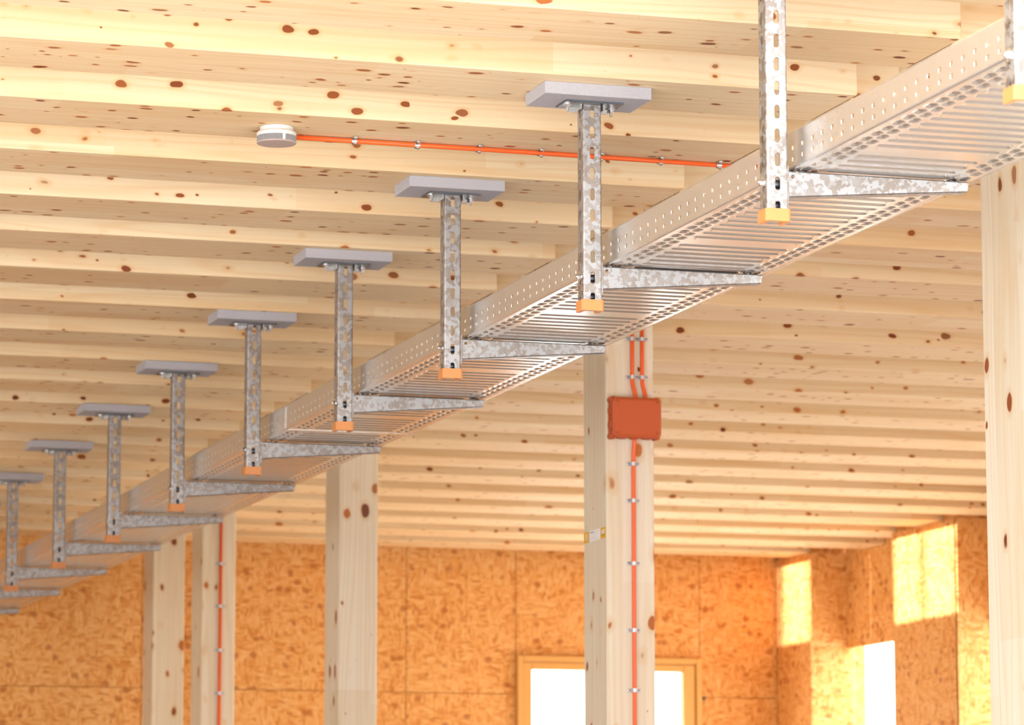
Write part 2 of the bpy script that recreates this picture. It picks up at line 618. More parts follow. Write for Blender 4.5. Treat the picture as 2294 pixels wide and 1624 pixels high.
# right wall: piers and glazed bays between them
XB = 6.583
ZL = CZ + 1.166                                   # underside of the lintels
PIERS = [(y, y + 0.69) for y in (14.253, 12.565, 10.877, 9.189, 7.501, 5.813)]
wr = struct(MB().box(XR + 0.015, XB + 0.10, 15.94 + 0.001, YB + 0.014, 0, ZD).build('wall_right', MAT['osb_x']))
MB().box(XR, XR + .015, 15.941, YB - .001, 0.0, ZC - 0.001, 0.001).build('osb_panel', MAT['osb_x'], wr)
MB().box(XR, XB + 0.03, 15.925, 15.940, 0.0, ZC - 0.001, 0.001).build('osb_panel', MAT['osb_y'], wr)
for y0, y1 in PIERS:
    MB().box(XR + 0.015, XB + 0.10, y0 + 0.015, y1, 0, ZD).build('pier', MAT['osb_x'], wr)
    MB().box(XR, XR + .015, y0 + .001, y1 - .001, 0.0, ZC - 0.001, 0.001).build('osb_panel', MAT['osb_x'], wr)
    MB().box(XR, XB + 0.03, y0 - 0.0, y0 + .0145, 0.0, ZC - 0.001, 0.001).build('osb_panel', MAT['osb_y'], wr)
ends = [15.925] + [p[0] for p in PIERS]
for k, (y0, y1) in enumerate(PIERS):
    ye = ends[k]                                  # bay from y1 to ye
    MB().box(XB, XB + 0.03, y1 + .001, ye - .001, ZL, ZD, 0.001).build('lintel_panel', MAT['osb_x'], wr)
    if k > 4:                                     # nearest bay, out of view, closed to hold back light
        MB().box(XB, XB + 0.03, y1 + .001, ye - .001, 0.0, ZL - .002, 0.001).build('osb_panel', MAT['osb_x'], wr)
        continue
    w = bpy.data.objects.new('window_%d' % (k + 1), None)
    C.objects.link(w)
    struct(w)
    MB().box(XB + 0.030, XB + 0.05, y1 + .002, ye - .002, 0.0, 0.08, 0.002).build('window_sill', MAT['frame'], w)
    MB().box(XB + 0.036, XB + 0.042, y1 + .002, ye - .002, 0.08, ZL + 0.02).build('pane', MAT['glass'], w)

# left wall, plus walls added out of view to block and shape light
wl = MB().box(-4.2, -4.0, 7.4, 16.37, 0, 0.3).box(-4.2, -4.0, 7.4, 16.37, 2.25, ZD)
LW = [(11.4, 13.2), (13.8, 15.8)]  # unseen window openings, assumed and sized to light the post sides
yy0 = 7.4
for k, (a, b) in enumerate(LW):
    wl.box(-4.2, -4.0, yy0, a, 0.3, 2.25)
    yy0 = b
    w = bpy.data.objects.new('window_%d' % (k + 10), None)
    C.objects.link(w)
    struct(w)
    MB().box(-4.11, -4.104, a, b, 0.3, 2.25).build('pane', MAT['glass'], w)
wl.box(-4.2, -4.0, yy0, 16.37, 0.3, 2.25)
wl = struct(wl.build('wall_left', MAT['osb_x']))
struct(MB().box(3.95, 6.683, 4.6, 4.75, 0, ZD).build('wall_light_block', MAT['osb_y']))  # added out of view to hold front light off the right joists
# unseen wall added so its gaps cut the low sun into pier patches
tanA = math.tan(SUN_AZ)
YW = -8.0


def gap(ya, yb):
    return (XR - tanA * (yb - YW), XR - tanA * (ya - YW))


dz = math.tan(SUN_EL) * 23.5
zb, zt_ = CZ + 1.205 + dz, CZ + 1.588 + dz
gaps = sorted([gap(14.262, 14.603), gap(14.625, 14.938), gap(15.946, 16.283), gap(16.305, 16.343)])
mb = MB()
mb.box(-14, gaps[0][0], YW - .02, YW, -0.12, 3.1)
for i, gp in enumerate(gaps):
    mb.box(gp[0], gp[1], YW - .02, YW, -0.12, zb)
    mb.box(gp[0], gp[1], YW - .02, YW, zt_, 3.1)
    x2 = gaps[i + 1][0] if i + 1 < len(gaps) else 14
    mb.box(gp[1], x2, YW - .02, YW, -0.12, 3.1)
struct(mb.build('wall_sun_mask', MAT['render']))
struct(MB().box(-14, -13.8, YW, 30, -0.12, 3.1).build('wall_sun_block', MAT['render']))  # added out of view to keep the low sun off the left side

# ------------------------------------------------------------------ timber posts
ORD = ['first', 'second', 'third', 'fourth', 'fifth', 'sixth', 'seventh', 'eighth', 'ninth', 'tenth', 'eleventh', 'twelfth']
PX, PWX, PWY = 3.25, 0.142, 0.203
pm = mesh('timber_post', *(lambda m: (m.v, m.f))(MB().box(0, PWX, 0, PWY, 0, ZC - 0.001, 0.004)))
POSTS = [(6.90, 'pale timber post at the right edge, nearest and brightest of the posts'),
         (9.60, 'timber post carrying the orange junction box and label sticker'),
         (12.58, 'bare timber post left of the junction box post'),
         (14.86, 'timber post with one thin orange conduit, in front of the back wall'),
         (15.87, 'leftmost bare timber post close to the back wall')]
pma = mesh('timber_post_near', *(lambda m: (m.v, m.f))(MB().box(0, PWX, -0.05, PWY - 0.025, 0, ZC - 0.001, 0.004)))
for y, lab in POSTS:
    tag(obj('timber_post', pma if y < 7 else pm, MAT['post'], None, (PX, y, 0.0)), lab, 'post', 'timber posts in a row')

# ------------------------------------------------------------------ supports, boards, brackets
YP = [4.80, 5.812, 6.829, 7.831, 8.797, 9.804, 10.809, 11.815, 12.825, 13.842, 14.855, 15.86]
PW, PD = 0.040, 0.033                               # U profile: web and flange
PXC = 2.285
Z0, Z1 = CZ + 1.176, CZ + 1.586


def u_profile():
    """slotted U channel; local origin at web centre, z relative to the profile foot"""
    H = Z1 - Z0
    first = CZ + 1.190 - Z0
    pitch = 0.0425
    cs, prev = [], 0.0
    k = 0
    while first + k * pitch + pitch / 2 < H + 0.012:
        c_ = first + k * pitch
        top = min(c_ + pitch / 2, H)
        cs.append((prev, top, c_ if c_ + 0.013 < top + 0.001 else None))
        prev = top
        k += 1
    if prev < H - 1e-4:
        cs.append((prev, H, None))
    rad = 0.004
    vs, fs = [], []

    def put(pts, faces):
        k0 = len(vs)
        vs.extend(pts)
        fs.extend([tuple(i + k0 for i in q) for q in faces])
    V, Fc = slot_panel(PW - 2 * rad, cs, 0.0095, 0.025)
    put([(u, 0.0, v) for u, v in V], Fc)
    V, Fc = slot_panel(PD - rad, cs, 0.006, 0.024)
    for sx in (-1, 1):
        put([(sx * PW / 2, rad + (PD - rad) / 2 + u, v) for u, v in V], Fc)
        for v0, v1, _ in cs:
            for i in range(4):
                a0, a1 = math.pi / 2 * i / 4, math.pi / 2 * (i + 1) / 4
                p = []
                for a, z in ((a0, v0), (a1, v0), (a1, v1), (a0, v1)):
                    p.append((sx * (PW / 2 - rad + rad * math.sin(a)), rad - rad * math.cos(a), z))
                put(p, [(0, 1, 2, 3)])
    return mesh('channel', vs, fs, merge=1e-5)


def end_cap():
    """yellow U-shaped foot that follows the channel"""
    t = 0.009
    w, d, h = 0.047, 0.040, 0.022
    out = [(-w / 2, d), (-w / 2, 0.004), (-w / 2 + 0.004, 0), (w / 2 - 0.004, 0), (w / 2, 0.004), (w / 2, d)]
    inn = [(w / 2 - t, d)]
    for i in range(6):
        a = math.pi / 2 * i / 5
        inn.append((w / 2 - t - 0.009 * (1 - math.cos(a)), t + 0.009 * (1 - math.sin(a))))
    for i in range(6):
        a = math.pi / 2 * (1 - i / 5)
        inn.append((-w / 2 + t + 0.009 * (1 - math.cos(a)), t + 0.009 * (1 - math.sin(a))))
    inn.append((-w / 2 + t, d))
    m = MB().prism(out + inn, h, lambda u, v, q: (u, v - 0.0035, q))
    me = mesh('end_cap', m.v, m.f)
    recalc(me)
    return me


def hexbolt(r=0.0075, h=0.006, shank=0.0, washer=0.011):
    m = MB()
    m.lathe([(washer, 0), (washer, 0.0018)], 16)
    m.lathe([(r * 0.9, 0.0018), (r, 0.0026), (r, h), (r * 0.8, h + 0.001)], 6)
    if shank:
        m.lathe([(r * 0.55, h), (r * 0.55, h + shank)], 10)
    return m


me_ch = u_profile()
me_cap = end_cap()
me_plate = None
# head plate with a raised socket around the profile
hp = MB()
hp.box(-0.062, 0.060, -0.022, 0.046, 0.0, 0.004, 0.0008)
me_plate = mesh('head_plate', hp.v, hp.f)
SOCK = []
for sx in (-1, 1):                                   # L-shaped lugs either side of the profile
    sk = MB().prism([(0.0225, -0.004), (0.0255, -0.004), (0.0255, 0.030), (0.044, 0.030), (0.044, 0.033), (0.0225, 0.033)], 0.010,
                    lambda u, v, q, sx=sx: (sx * u, v, -q))
    me_sock = mesh('socket_lug', sk.v, sk.f)
    recalc(me_sock)
    SOCK.append(me_sock)
hb = hexbolt(0.006, 0.007, 0.008, 0.009)
me_hb = mesh('bolt', [(x, y, -z) for x, y, z in hb.v], [tuple(reversed(f)) for f in hb.f])
# clamping bolt: lies along x through the flanges
cbm = MB()
hbx = hexbolt(0.0065, 0.006, 0.004, 0.0105)
cbm.add([(-PW / 2 - z, x, y) for x, y, z in hbx.v], hbx.f)
me_cb = mesh('clamp_bolt', cbm.v, cbm.f)
recalc(me_cb)
spm = MB().lathe([(0.008, -PW / 2 + 0.003), (0.008, PW / 2 - 0.003)], 14, 'x')
me_sp = mesh('spacer_sleeve', spm.v, spm.f)
recalc(me_sp)

n = len(YP)
for i, y in enumerate(YP):
    if i == 0:
        lab = 'slotted steel ceiling support cut off at the right edge, nearest of all'
    elif i >= n - 2:
        lab = 'slotted steel ceiling support past the left edge, %s of the last two' % ('nearer' if i == n - 2 else 'farther')
    else:
        lab = '%s slotted steel ceiling support with yellow foot, counted from the right edge' % ORD[i]
    t = thing('ceiling_support', (PXC, y, Z0), lab, 'support', 'slotted ceiling supports')
    ch = obj('channel', me_ch, MAT['zinc'], t)
    if not ch.modifiers:
        sheet(ch, 0.0022)
    obj('end_cap', me_cap, MAT['cap'], t, (0, 0, -0.010))
    pl = obj('head_plate', me_plate, MAT['plate'], t, (0, 0, Z1 - Z0))
    for me_sock in SOCK:
        obj('socket_lug', me_sock, MAT['zinc_s'], pl)
    obj('bolt', me_hb, MAT['steel'], pl, (-0.051, 0.004, 0))
    obj('bolt', me_hb, MAT['steel'], pl, (0.049, 0.026, 0))
    obj('clamp_bolt', me_cb, MAT['steel'], t, (0, 0.019, CZ + 1.237 - Z0))
    obj('spacer_sleeve', me_sp, MAT['dark_steel'], t, (0, 0.014, CZ + 1.2335 - Z0))
    obj('spacer_sleeve', me_sp, MAT['dark_steel'], t, (0, 0.017, CZ + 1.196 - Z0))

bm_ = MB().box(-0.1125, 0.1125, -0.065, 0.067, 0.0, ZC - CZ - 1.590, 0.0012)
me_board = mesh('insulating_board', bm_.v, bm_.f)
for i, y in enumerate(YP):
    if i < 2:
        lab = 'grey-white mineral board above the %s support from the right, past the top edge' % ORD[i]
    elif i >= n - 2:
        lab = 'grey-white mineral board past the left edge, %s of the last two' % ('nearer' if i == n - 2 else 'farther')
    elif i == 2:
        lab = 'largest grey-white mineral board under the ceiling, nearest in view'
    else:
        lab = '%s grey-white mineral board in view under the ceiling, counted from the right' % ORD[i - 2]
    tag(obj('insulating_board', me_board, MAT['board'], None, (PXC - 0.0075, y, CZ + 1.590)), lab, 'board',
        'mineral boards between supports and joists')

# cantilever bracket: web, flanges and a mounting plate
AY = 0.024                                           # web plane behind the support's face
A0, A1 = 0.0275, 0.374                               # along x from the support's centre
ZT = CZ + 1.261


def bracket_meshes():
    # web with a round hole near the root, as a ring of quads + the long tapering rest
    zt = 0.0
    zb0, zb1 = -0.047, -0.0185
    xm = A0 + 0.020

    def zb(x):
        return zb0 + (zb1 - zb0) * (x - A0) / (A1 - A0)
    cxh, czh, rh = A0 + 0.0105, -0.0095, 0.0035
    V, Fc = [], []
    N = 16
    inner, outer = [], []
    for i in range(N):
        a = 2 * math.pi * (i + 0.5) / N
        inner.append((cxh + rh * math.cos(a), czh + rh * math.sin(a)))
    for i in range(N):
        a = 2 * math.pi * (i + 0.5) / N
        ca, sa = math.cos(a), math.sin(a)
        k = 1.0 / max(abs(ca), abs(sa))
        x = cxh + ca * k * 0.0095
        z = czh + sa * k * 0.0095
        outer.append((x, min(z, zt)))
    V = inner + outer
    for i in range(N):
        j = (i + 1) % N
        Fc.append((i, j, N + j, N + i))
    k = len(V)
    xl, xr = cxh - 0.0095, cxh + 0.0095
    zl = czh - 0.0095
    V += [(xl, zl), (xr, zl), (xr, zb(xr)), (xl, zb(xl)), (xr, zt), (A1, zt), (A1 - 0.004, zb(A1)), (A0 - 0.002, zt), (xl, zt), (A0 - 0.002, zb(A0))]
    Fc += [(k, k + 1, k + 2, k + 3), (k + 4, k + 5, k + 6, k + 2), (k + 7, k + 8, k + 3, k + 9)]
    web = [(x, 0.0, z) for x, z in V]
    fl = []
    d = 0.026
    top = [(A0, 0, zt), (A1, 0, zt), (A1, d, zt), (A0, d, zt)]
    bot = [(A0, 0, zb(A0)), (A1 - 0.004, 0, zb(A1)), (A1 - 0.004, d, zb(A1)), (A0, d, zb(A0))]
    me_w = mesh('web', web, Fc)
    me_t = mesh('flange', *(lambda m: (m.v, m.f))(MB().add(
        top + [(x, y, z - 0.0018) for x, y, z in top],
        [(0, 1, 2, 3), (7, 6, 5, 4), (0, 4, 5, 1), (1, 5, 6, 2), (2, 6, 7, 3), (3, 7, 4, 0)])))
    me_b = mesh('flange_low', *(lambda m: (m.v, m.f))(MB().add(
        bot + [(x, y, z + 0.0018) for x, y, z in bot],
        [(3, 2, 1, 0), (4, 5, 6, 7), (0, 1, 5, 4), (1, 2, 6, 5), (2, 3, 7, 6), (3, 0, 4, 7)])))
    recalc(me_t)
    recalc(me_b)
    mp = MB().box(PW / 2 + 0.0005, A0 - 0.0005, -0.010, 0.028, -0.060, 0.008, 0.0008)
    me_m = mesh('mounting_plate', mp.v, mp.f)
    tt = MB()
    for x in (0.040, 0.052, 0.064, 0.345, 0.357):
        tt.box(x, x + 0.005, 0.004, 0.020, 0.0, 0.0035)
    me_tt = mesh('tooth', *(lambda m: (m.v, m.f))(MB().box(0, 0.005, 0.004, 0.020, 0.0, 0.0033, 0.0006)))
    return me_w, me_t, me_b, me_m, me_tt


bw, bt, bb, bmn, btt = bracket_meshes()
for i, y in enumerate(YP):
    if i == 0:
        continue
    lab = '%s tapered cantilever bracket holding up the cable tray, counted from the right' % ORD[i - 1]
    if i == n - 1:
        lab = 'tapered cantilever bracket farthest away at the left edge'
    t = thing('cantilever_bracket', (PXC, y + AY, ZT), lab, 'bracket', 'cantilever brackets under the tray')
    w = obj('web', bw, MAT['zinc'], t)
    sheet(w, 0.0022, 1.0)
    obj('flange', bt, MAT['zinc'], t)
    obj('flange', bb, MAT['zinc'], t)
    obj('mounting_plate', bmn, MAT['zinc'], t)
    for x in (0.041, 0.053, 0.066, 0.338, 0.350):
        obj('tooth', btt, MAT['dark_steel'], t, (x, 0, 0))

# ------------------------------------------------------------------ cable tray
TX0, TX1 = 2.322, 2.674
TW = TX1 - TX0
ZS = CZ + 1.265                                     # tray bottom sheet
RAIL = 0.067
PIT = 0.045


def smooth01(t):
    t = np.clip(t, 0, 1)
    return t * t * (3 - 2 * t)


def tray_base(y0, y1):
    """bottom sheet: pressed cross ribs, two staggered rows of pressed slots along either edge"""
    mm = 0.001
    half = [4.0, 12, 17, 19, 21, 23.5, 26.5, 29, 31, 33.5, 36, 38, 40, 42.5, 45.5, 48, 50, 52, 57, 60, 61.5, 63.5, 66, 69, 74]
    us = np.array(half + [120, TW / mm / 2] + [TW / mm - 120] + [TW / mm - h for h in reversed(half)]) * mm
    yo = np.array([-22.5, -19, -16, -13.5, -11.6, -9.5, -7.2, -4.8, -2.4, 0, 2.4, 4.8, 7.2, 9.5, 11.6, 13.5, 16, 19]) * mm
    k0 = int(math.floor((y0 - 6.55) / PIT)) - 1
    k1 = int(math.ceil((y1 - 6.55) / PIT)) + 1
    ys, ks = [], []
    for k in range(k0, k1 + 1):
        for o_ in yo:
            y = 6.55 + k * PIT + o_
            if y0 < y < y1:
                ys.append(y)
    ys = np.array([y0] + ys + [y1])
    U, Y = np.meshgrid(us, ys)
    ph = (Y - 6.55) / PIT
    k = np.round(ph)
    dy = (ph - k) * PIT
    blank = (np.mod(k, 20) == 0)
    edge = (Y - y0 < 0.035) | (y1 - Y < 0.035)
    ra, rb_, rr_ = 0.0725, TW - 0.0725, 0.0118
    dx = np.maximum(np.maximum(ra - U, U - rb_), 0)
    d = np.sqrt(dx * dx + dy * dy)
    Z = 0.0052 * (0.5 + 0.5 * np.cos(np.pi * np.clip(d / rr_, 0, 1))) * (~blank) * (~edge)
    hole = np.zeros(U.shape, bool)
    for row, (c_, sh) in enumerate(((25.0, 0), (44.0, 0.5))):
        for uc in (c_ * mm, TW - c_ * mm):
            q = ph + sh
            kk = np.round(q)
            ddy = (q - kk) * PIT
            ex = np.maximum(np.abs(ddy) - 0.0095, 0)
            dd = np.sqrt((U - uc) ** 2 + ex * ex)
            Z = np.maximum(Z, 0.0042 * (0.5 + 0.5 * np.cos(np.pi * np.clip(dd / 0.0088, 0, 1))) * (~edge))
    # faces, minus the slots in the middle of each pressing and the pin holes
    ny, nx = U.shape
    Uc = (us[:-1] + us[1:]) / 2
    Yc = (ys[:-1] + ys[1:]) / 2
    UC, YC = np.meshgrid(Uc, Yc)
    phc = (YC - 6.55) / PIT
    keep = np.ones(UC.shape, bool)
    edc = (YC - y0 < 0.04) | (y1 - YC < 0.04)
    for c_, sh in ((25.0, 0), (44.0, 0.5)):
        for uc in (c_ * mm, TW - c_ * mm):
            q = phc + sh
            ddy = (q - np.round(q)) * PIT
            keep &= ~((np.abs(UC - uc) < 0.0021) & (np.abs(ddy) < 0.0105) & ~edc)
    kc = np.round(phc + 0.5)
    ddy = (phc + 0.5 - kc) * PIT
    for uc in (0.0717, TW - 0.0717):
        keep &= ~((np.abs(UC - uc) < 0.0022) & (np.abs(ddy) < 0.002) & (np.mod(kc, 2) == 0) & ~edc)
    idx = np.arange(ny * nx).reshape(ny, nx)
    a, b_, c2, d2 = idx[:-1, :-1][keep], idx[:-1, 1:][keep], idx[1:, 1:][keep], idx[1:, :-1][keep]
    V = np.stack([U, Y, Z], -1).reshape(-1, 3)
    Fc = np.stack([a, b_, c2, d2], -1)
    me = bpy.data.meshes.new('base')
    me.from_pydata(V.tolist(), [], Fc.tolist())
    me.polygons.foreach_set('use_smooth', [True] * len(me.polygons))
    me.update()
    return me


def tray_rail(y0, y1, side):
    """side wall with two rows of oblong holes, folded foot and rolled top"""
    zs = [0.010, 0.0135, 0.0205, 0.0335, 0.0405, RAIL - 0.003]
    prof = []
    for i in range(5):                                # foot radius
        a = math.pi / 2 * i / 4
        prof.append((0.004 - 0.004 * math.sin(a), 0.004 - 0.004 * math.cos(a)))
    prof += [(0.0, z) for z in zs]
    prof += [(0.0008, RAIL - 0.0008), (0.003, RAIL), (0.010, RAIL), (0.010, RAIL - 0.005)]
    hole_rows = [i for i in range(len(prof) - 1) if (abs(prof[i][1] - 0.0135) < 1e-6 or abs(prof[i][1] - 0.0335) < 1e-6)]
    k0 = int(math.floor((y0 - 6.55) / PIT)) - 1
    k1 = int(math.ceil((y1 - 6.55) / PIT)) + 1
    ys = [y0]
    for k in range(k0, k1 + 1):
        for o_ in (-0.0125, -0.0010):
            y = 6.5545 + k * PIT + o_
            if y0 + 0.02 < y < y1 - 0.02:
                ys.append(y)
    if len(ys) % 2 == 0:
        ys.pop()
    ys.append(y1)
    V = [((x if side < 0 else TW - x), y, z) for y in ys for x, z in prof]
    m = len(prof)
    Fc = []
    for j in range(len(ys) - 1):
        for i in range(m - 1):
            w_ = ys[j + 1] - ys[j]
            if i in hole_rows and abs(w_ - 0.0115) < 1e-4:
                continue
            q = (j * m + i, j * m + i + 1, (j + 1) * m + i + 1, (j + 1) * m + i)
            Fc.append(q if side > 0 else tuple(reversed(q)))
    me = mesh('side_rail', V, Fc)
    return me


SEAMY = 9.58
for y0, y1, lab, off in ((4.20, SEAMY, 'perforated steel cable tray section nearest the camera, up to the seam', 0.0),
                         (SEAMY + 0.0005, 16.2, 'perforated steel cable tray section beyond the seam, running to the left', 0.0016)):
    t = thing('cable_tray', (TX0 , 0, ZS + off), lab, 'cable tray', 'cable tray sections end to end')
    if off:
        t.scale = (1.0, 1.0, 1.0)
    b_ = obj('base', tray_base(y0, y1), MAT['zinc_s'], t)
    for s_ in (-1, 1):
        rl = obj('side_rail', tray_rail(y0, y1, s_), MAT['zinc_s'], t, (0.0017 * (-s_) if off else 0, 0, 0))
        sheet(rl, 0.0012, 0.0)
    if not off:
        # folded end lips at the seam
        MB().box(0.004, TW - 0.004, y1 - 0.012, y1, -0.0012, 0.0).build('end_lip', MAT['zinc_s'], t)
        MB().box(-0.0035, -0.0004, y1 - 0.004, y1, 0.004, RAIL - 0.006).build('end_lip', MAT['zinc_s'], t)

# red cable lying in the tray, seen through the slots
pts = []
for k in range(58):
    y = 4.25 + k * 0.2
    pts.append((TX0 + 0.026 + 0.007 * math.sin(k * 0.55) + 0.006 * math.sin(k * 0.23 + 1.0), y, ZS + 0.0118 + 0.001 * math.sin(k * 1.3)))
tag(MB().tube(pts, 0.006, 8).build('power_cable', MAT['cable'], None, (0, 0, 0), True),
    'red power cable lying inside the tray, glimpsed through its slots', 'cable')

# ------------------------------------------------------------------ ceiling conduit, clips, smoke detector
PYC, PZC = 7.408, ZC - 0.0075
RP = 0.0052
tag(MB().tube([(1.785, PYC, PZC), (2.2, PYC + .004, PZC), (2.6, PYC + .012, PZC), (3.02, PYC + 0.024, PZC)], RP, 12)
    .build('orange_conduit', MAT['orange'], None, (0, 0, 0), True),
    'orange conduit running under the ceiling from the smoke detector', 'conduit')


def ceiling_clip():
    t = thing('pipe_clip', (0, 0, 0), 'x', 'clip', 'pipe clips along the ceiling conduit')
    m = MB()
    r1, r2, w = RP + 0.0004, RP + 0.0019, 0.0055
    N = 18
    v, f = [], []
    for i in range(N + 1):
        a = 2 * math.pi * i / N
        for x in (-w, w):
            for r in (r1, r2):
                v.append((x, r * math.cos(a), r * math.sin(a)))
    for i in range(N):
        k = i * 4
        f += [(k, k + 4, k + 6, k + 2), (k + 1, k + 3, k + 7, k + 5), (k, k + 1, k + 5, k + 4), (k + 2, k + 6, k + 7, k + 3)]
    m.add(v, f)
    st = m.build('strap', MAT['steel'], t)
    recalc(st.data)
    m2 = MB()
    m2.box(-0.0045, 0.0045, -0.0205, -0.006, 0.0048, 0.0066, 0.0004)
    m2.build('ear', MAT['steel'], t)
    sc = MB()
    sc.lathe([(0.0046, 0.0048), (0.0046, 0.003), (0.003, 0.0012), (0.001, 0.0006)], 14, 'z', (0.0, -0.0145, 0))
    s1 = sc.build('screw', MAT['steel'], t, smooth=False)
    recalc(s1.data)
    sc = MB()
    sc.lathe([(0.0042, -0.0052), (0.0042, -0.0078), (0.002, -0.0095), (0.0008, -0.0098)], 14, 'z', (0.002, -0.003, 0))
    s2 = sc.build('screw', MAT['steel'], t)
    recalc(s2.data)
    return t


clip0 = ceiling_clip()
CLX = [1.941, 2.082, 2.221, 2.362, 2.502, 2.641, 2.780]
for i, x in enumerate(CLX):
    t = clip0 if i == 0 else copy_tree(clip0)
    yy = PYC + 0.024 * max(0.0, (x - 1.785) / 1.235) ** 1.15
    t.location = (x, yy, PZC)
    t['label'] = '%s bright metal clip on the ceiling conduit, counted from the smoke detector' % ORD[i]
    t['category'] = 'clip'

t = thing('smoke_detector', (1.757, 7.352, ZC), 'round white smoke detector with grey grille band under the ceiling', 'smoke detector')
R = 0.0420
m = MB().lathe([(0.0340, -0.0005), (0.0352, -0.002), (0.0352, -0.013)], 56)
o = m.build('mounting_base', MAT['white'], t, smooth=False)
recalc(o.data)
m = MB().lathe([(0.0352, -0.0115), (0.0405, -0.0122), (R, -0.0145), (R, -0.0212), (0.0395, -0.0213), (0.0395, -0.0345)], 64)
o = m.build('housing', MAT['white'], t)
recalc(o.data)
m = MB()
for k in range(84):
    a = 2 * math.pi * k / 84
    if abs(((math.degrees(a) - 279 + 180) % 360) - 180) < 8:
        continue
    ca, sa = math.cos(a), math.sin(a)
    h = 0.00062
    v = []
    for z in (-0.0214, -0.0332):
        for rr_, s_ in ((0.0396, -1), (0.0414, -1), (0.0414, 1), (0.0396, 1)):
            v.append((rr_ * ca - s_ * h * sa, rr_ * sa + s_ * h * ca, z))
    m.add(v, [(0, 1, 2, 3), (7, 6, 5, 4), (0, 4, 5, 1), (1, 5, 6, 2), (2, 6, 7, 3), (3, 7, 4, 0)])
o = m.build('grille', MAT['slat'], t)
o['kind'] = 'stuff'
m = MB().lathe([(0.0397, -0.0216), (0.0400, -0.0216), (0.0400, -0.0330), (0.0397, -0.0330)], 64)
o = m.build('mesh_band', MAT['grey'], t)
recalc(o.data)
a = math.radians(279)
wv = []
for z in (-0.0210, -0.0334):
    for rr_, da in ((0.0392, -0.075), (0.0421, -0.075), (0.0421, 0.075), (0.0392, 0.075)):
        wv.append((rr_ * math.cos(a + da), rr_ * math.sin(a + da), z))
o = MB().add(wv, [(0, 1, 2, 3), (7, 6, 5, 4), (0, 4, 5, 1), (1, 5, 6, 2), (2, 6, 7, 3), (3, 7, 4, 0)]).build('indicator_window', MAT['white'], t)
recalc(o.data)
m = MB().lathe([(0.0395, -0.0333), (R, -0.0336), (R, -0.0352), (0.0405, -0.0364), (0.0385, -0.0368)], 64)
o = m.build('sensor_disc', MAT['sensor'], t)
recalc(o.data)

# ------------------------------------------------------------------ junction box and conduits on the second post
YF = 9.60                                            # front face of that post
BX0, BX1, BZ0, BZ1, BD = 3.2535, 3.3975, CZ + 1.2775, CZ + 1.3905, 0.052
t = thing('junction_box', ((BX0 + BX1) / 2, YF, BZ0), 'orange plastic junction box screwed to the front of the timber post', 'junction box')
w2, h_ = (BX1 - BX0) / 2, BZ1 - BZ0


def oct_prism(x0, x1, z0, z1, c, ya, yb, c2=None):
    """box with cut corners, lying with its depth along y (ya: back, yb: front)"""
    c2 = c if c2 is None else c2

    def ring(cc):
        return [(x0 + cc, z0), (x1 - cc, z0), (x1, z0 + cc), (x1, z1 - cc), (x1 - cc, z1), (x0 + cc, z1), (x0, z1 - cc), (x0, z0 + cc)]
    v = [(x, ya, z) for x, z in ring(c)] + [(x, yb, z) for x, z in ring(c2)]
    f = [tuple(range(8)), tuple(reversed(range(8, 16)))] + [(k, k + 8, (k + 1) % 8 + 8, (k + 1) % 8) for k in range(8)]
    return v, f


m = MB()
m.add(*oct_prism(-w2 + 0.003, w2 - 0.003, 0.003, h_ - 0.003, 0.010, 0.0, -BD + 0.016))
body = m.build('body', MAT['box'], t)
recalc(body.data)
# four corner lugs of the body
for sx in (-1, 1):
    for z in (0.0, h_):
        m = MB()
        zz = (z - 0.0035, z + 0.013) if z == 0.0 else (z - 0.013, z + 0.0035)
        m.box(min(sx * (w2 - 0.016), sx * (w2 + 0.0025)), max(sx * (w2 - 0.016), sx * (w2 + 0.0025)), -BD + 0.017, -0.0005, zz[0], zz[1], 0.005)
        m.build('corner_lug', MAT['box'], t)
lid_v, lid_f = oct_prism(-w2, w2, 0.0, h_, 0.010, -BD + 0.016, -BD + 0.006)
m = MB().add(lid_v, lid_f)
# raised bevelled front
x0, x1, z0, z1 = -w2, w2, 0.0, h_


def ring8(e, c):
    return [(x0 + e + c, z0 + e), (x1 - e - c, z0 + e), (x1 - e, z0 + e + c), (x1 - e, z1 - e - c), (x1 - e - c, z1 - e), (x0 + e + c, z1 - e), (x0 + e, z1 - e - c), (x0 + e, z0 + e + c)]


v = [(x, -BD + 0.006, z) for x, z in ring8(0.0, 0.010)] + [(x, -BD, z) for x, z in ring8(0.0085, 0.006)]
m.add(v, [(k, (k + 1) % 8, (k + 1) % 8 + 8, k + 8) for k in range(8)] + [tuple(range(8, 16))])
lid = m.build('lid', MAT['box'], t)
recalc(lid.data)
for sx in (-1, 1):
    for z in (0.0125, h_ - 0.0125):
        sc = MB().lathe([(0.0045, -BD - 0.0001), (0.0045, -BD - 0.0012), (0.0035, -BD - 0.0018)], 16, 'y', (sx * (w2 - 0.0135), 0, z))
        o = sc.build('lid_screw', MAT['box'], lid)
        recalc(o.data)
        ang = math.radians(45) * (1 if (sx > 0) == (z > 0.05) else -1)
        pv = []
        for (a_, b2) in ((-0.0032, -0.0007), (0.0032, -0.0007), (0.0032, 0.0007), (-0.0032, 0.0007)):
            pv.append((a_ * math.cos(ang) - b2 * math.sin(ang), a_ * math.sin(ang) + b2 * math.cos(ang)))
        sl = MB().prism(pv, 0.0006, lambda u, w_, q, sx=sx, z=z: (sx * (w2 - 0.0135) + u, -BD - 0.0017 - q, z + w_))
        o = sl.build('screw_slot', MAT['slot'], lid)
        recalc(o.data)
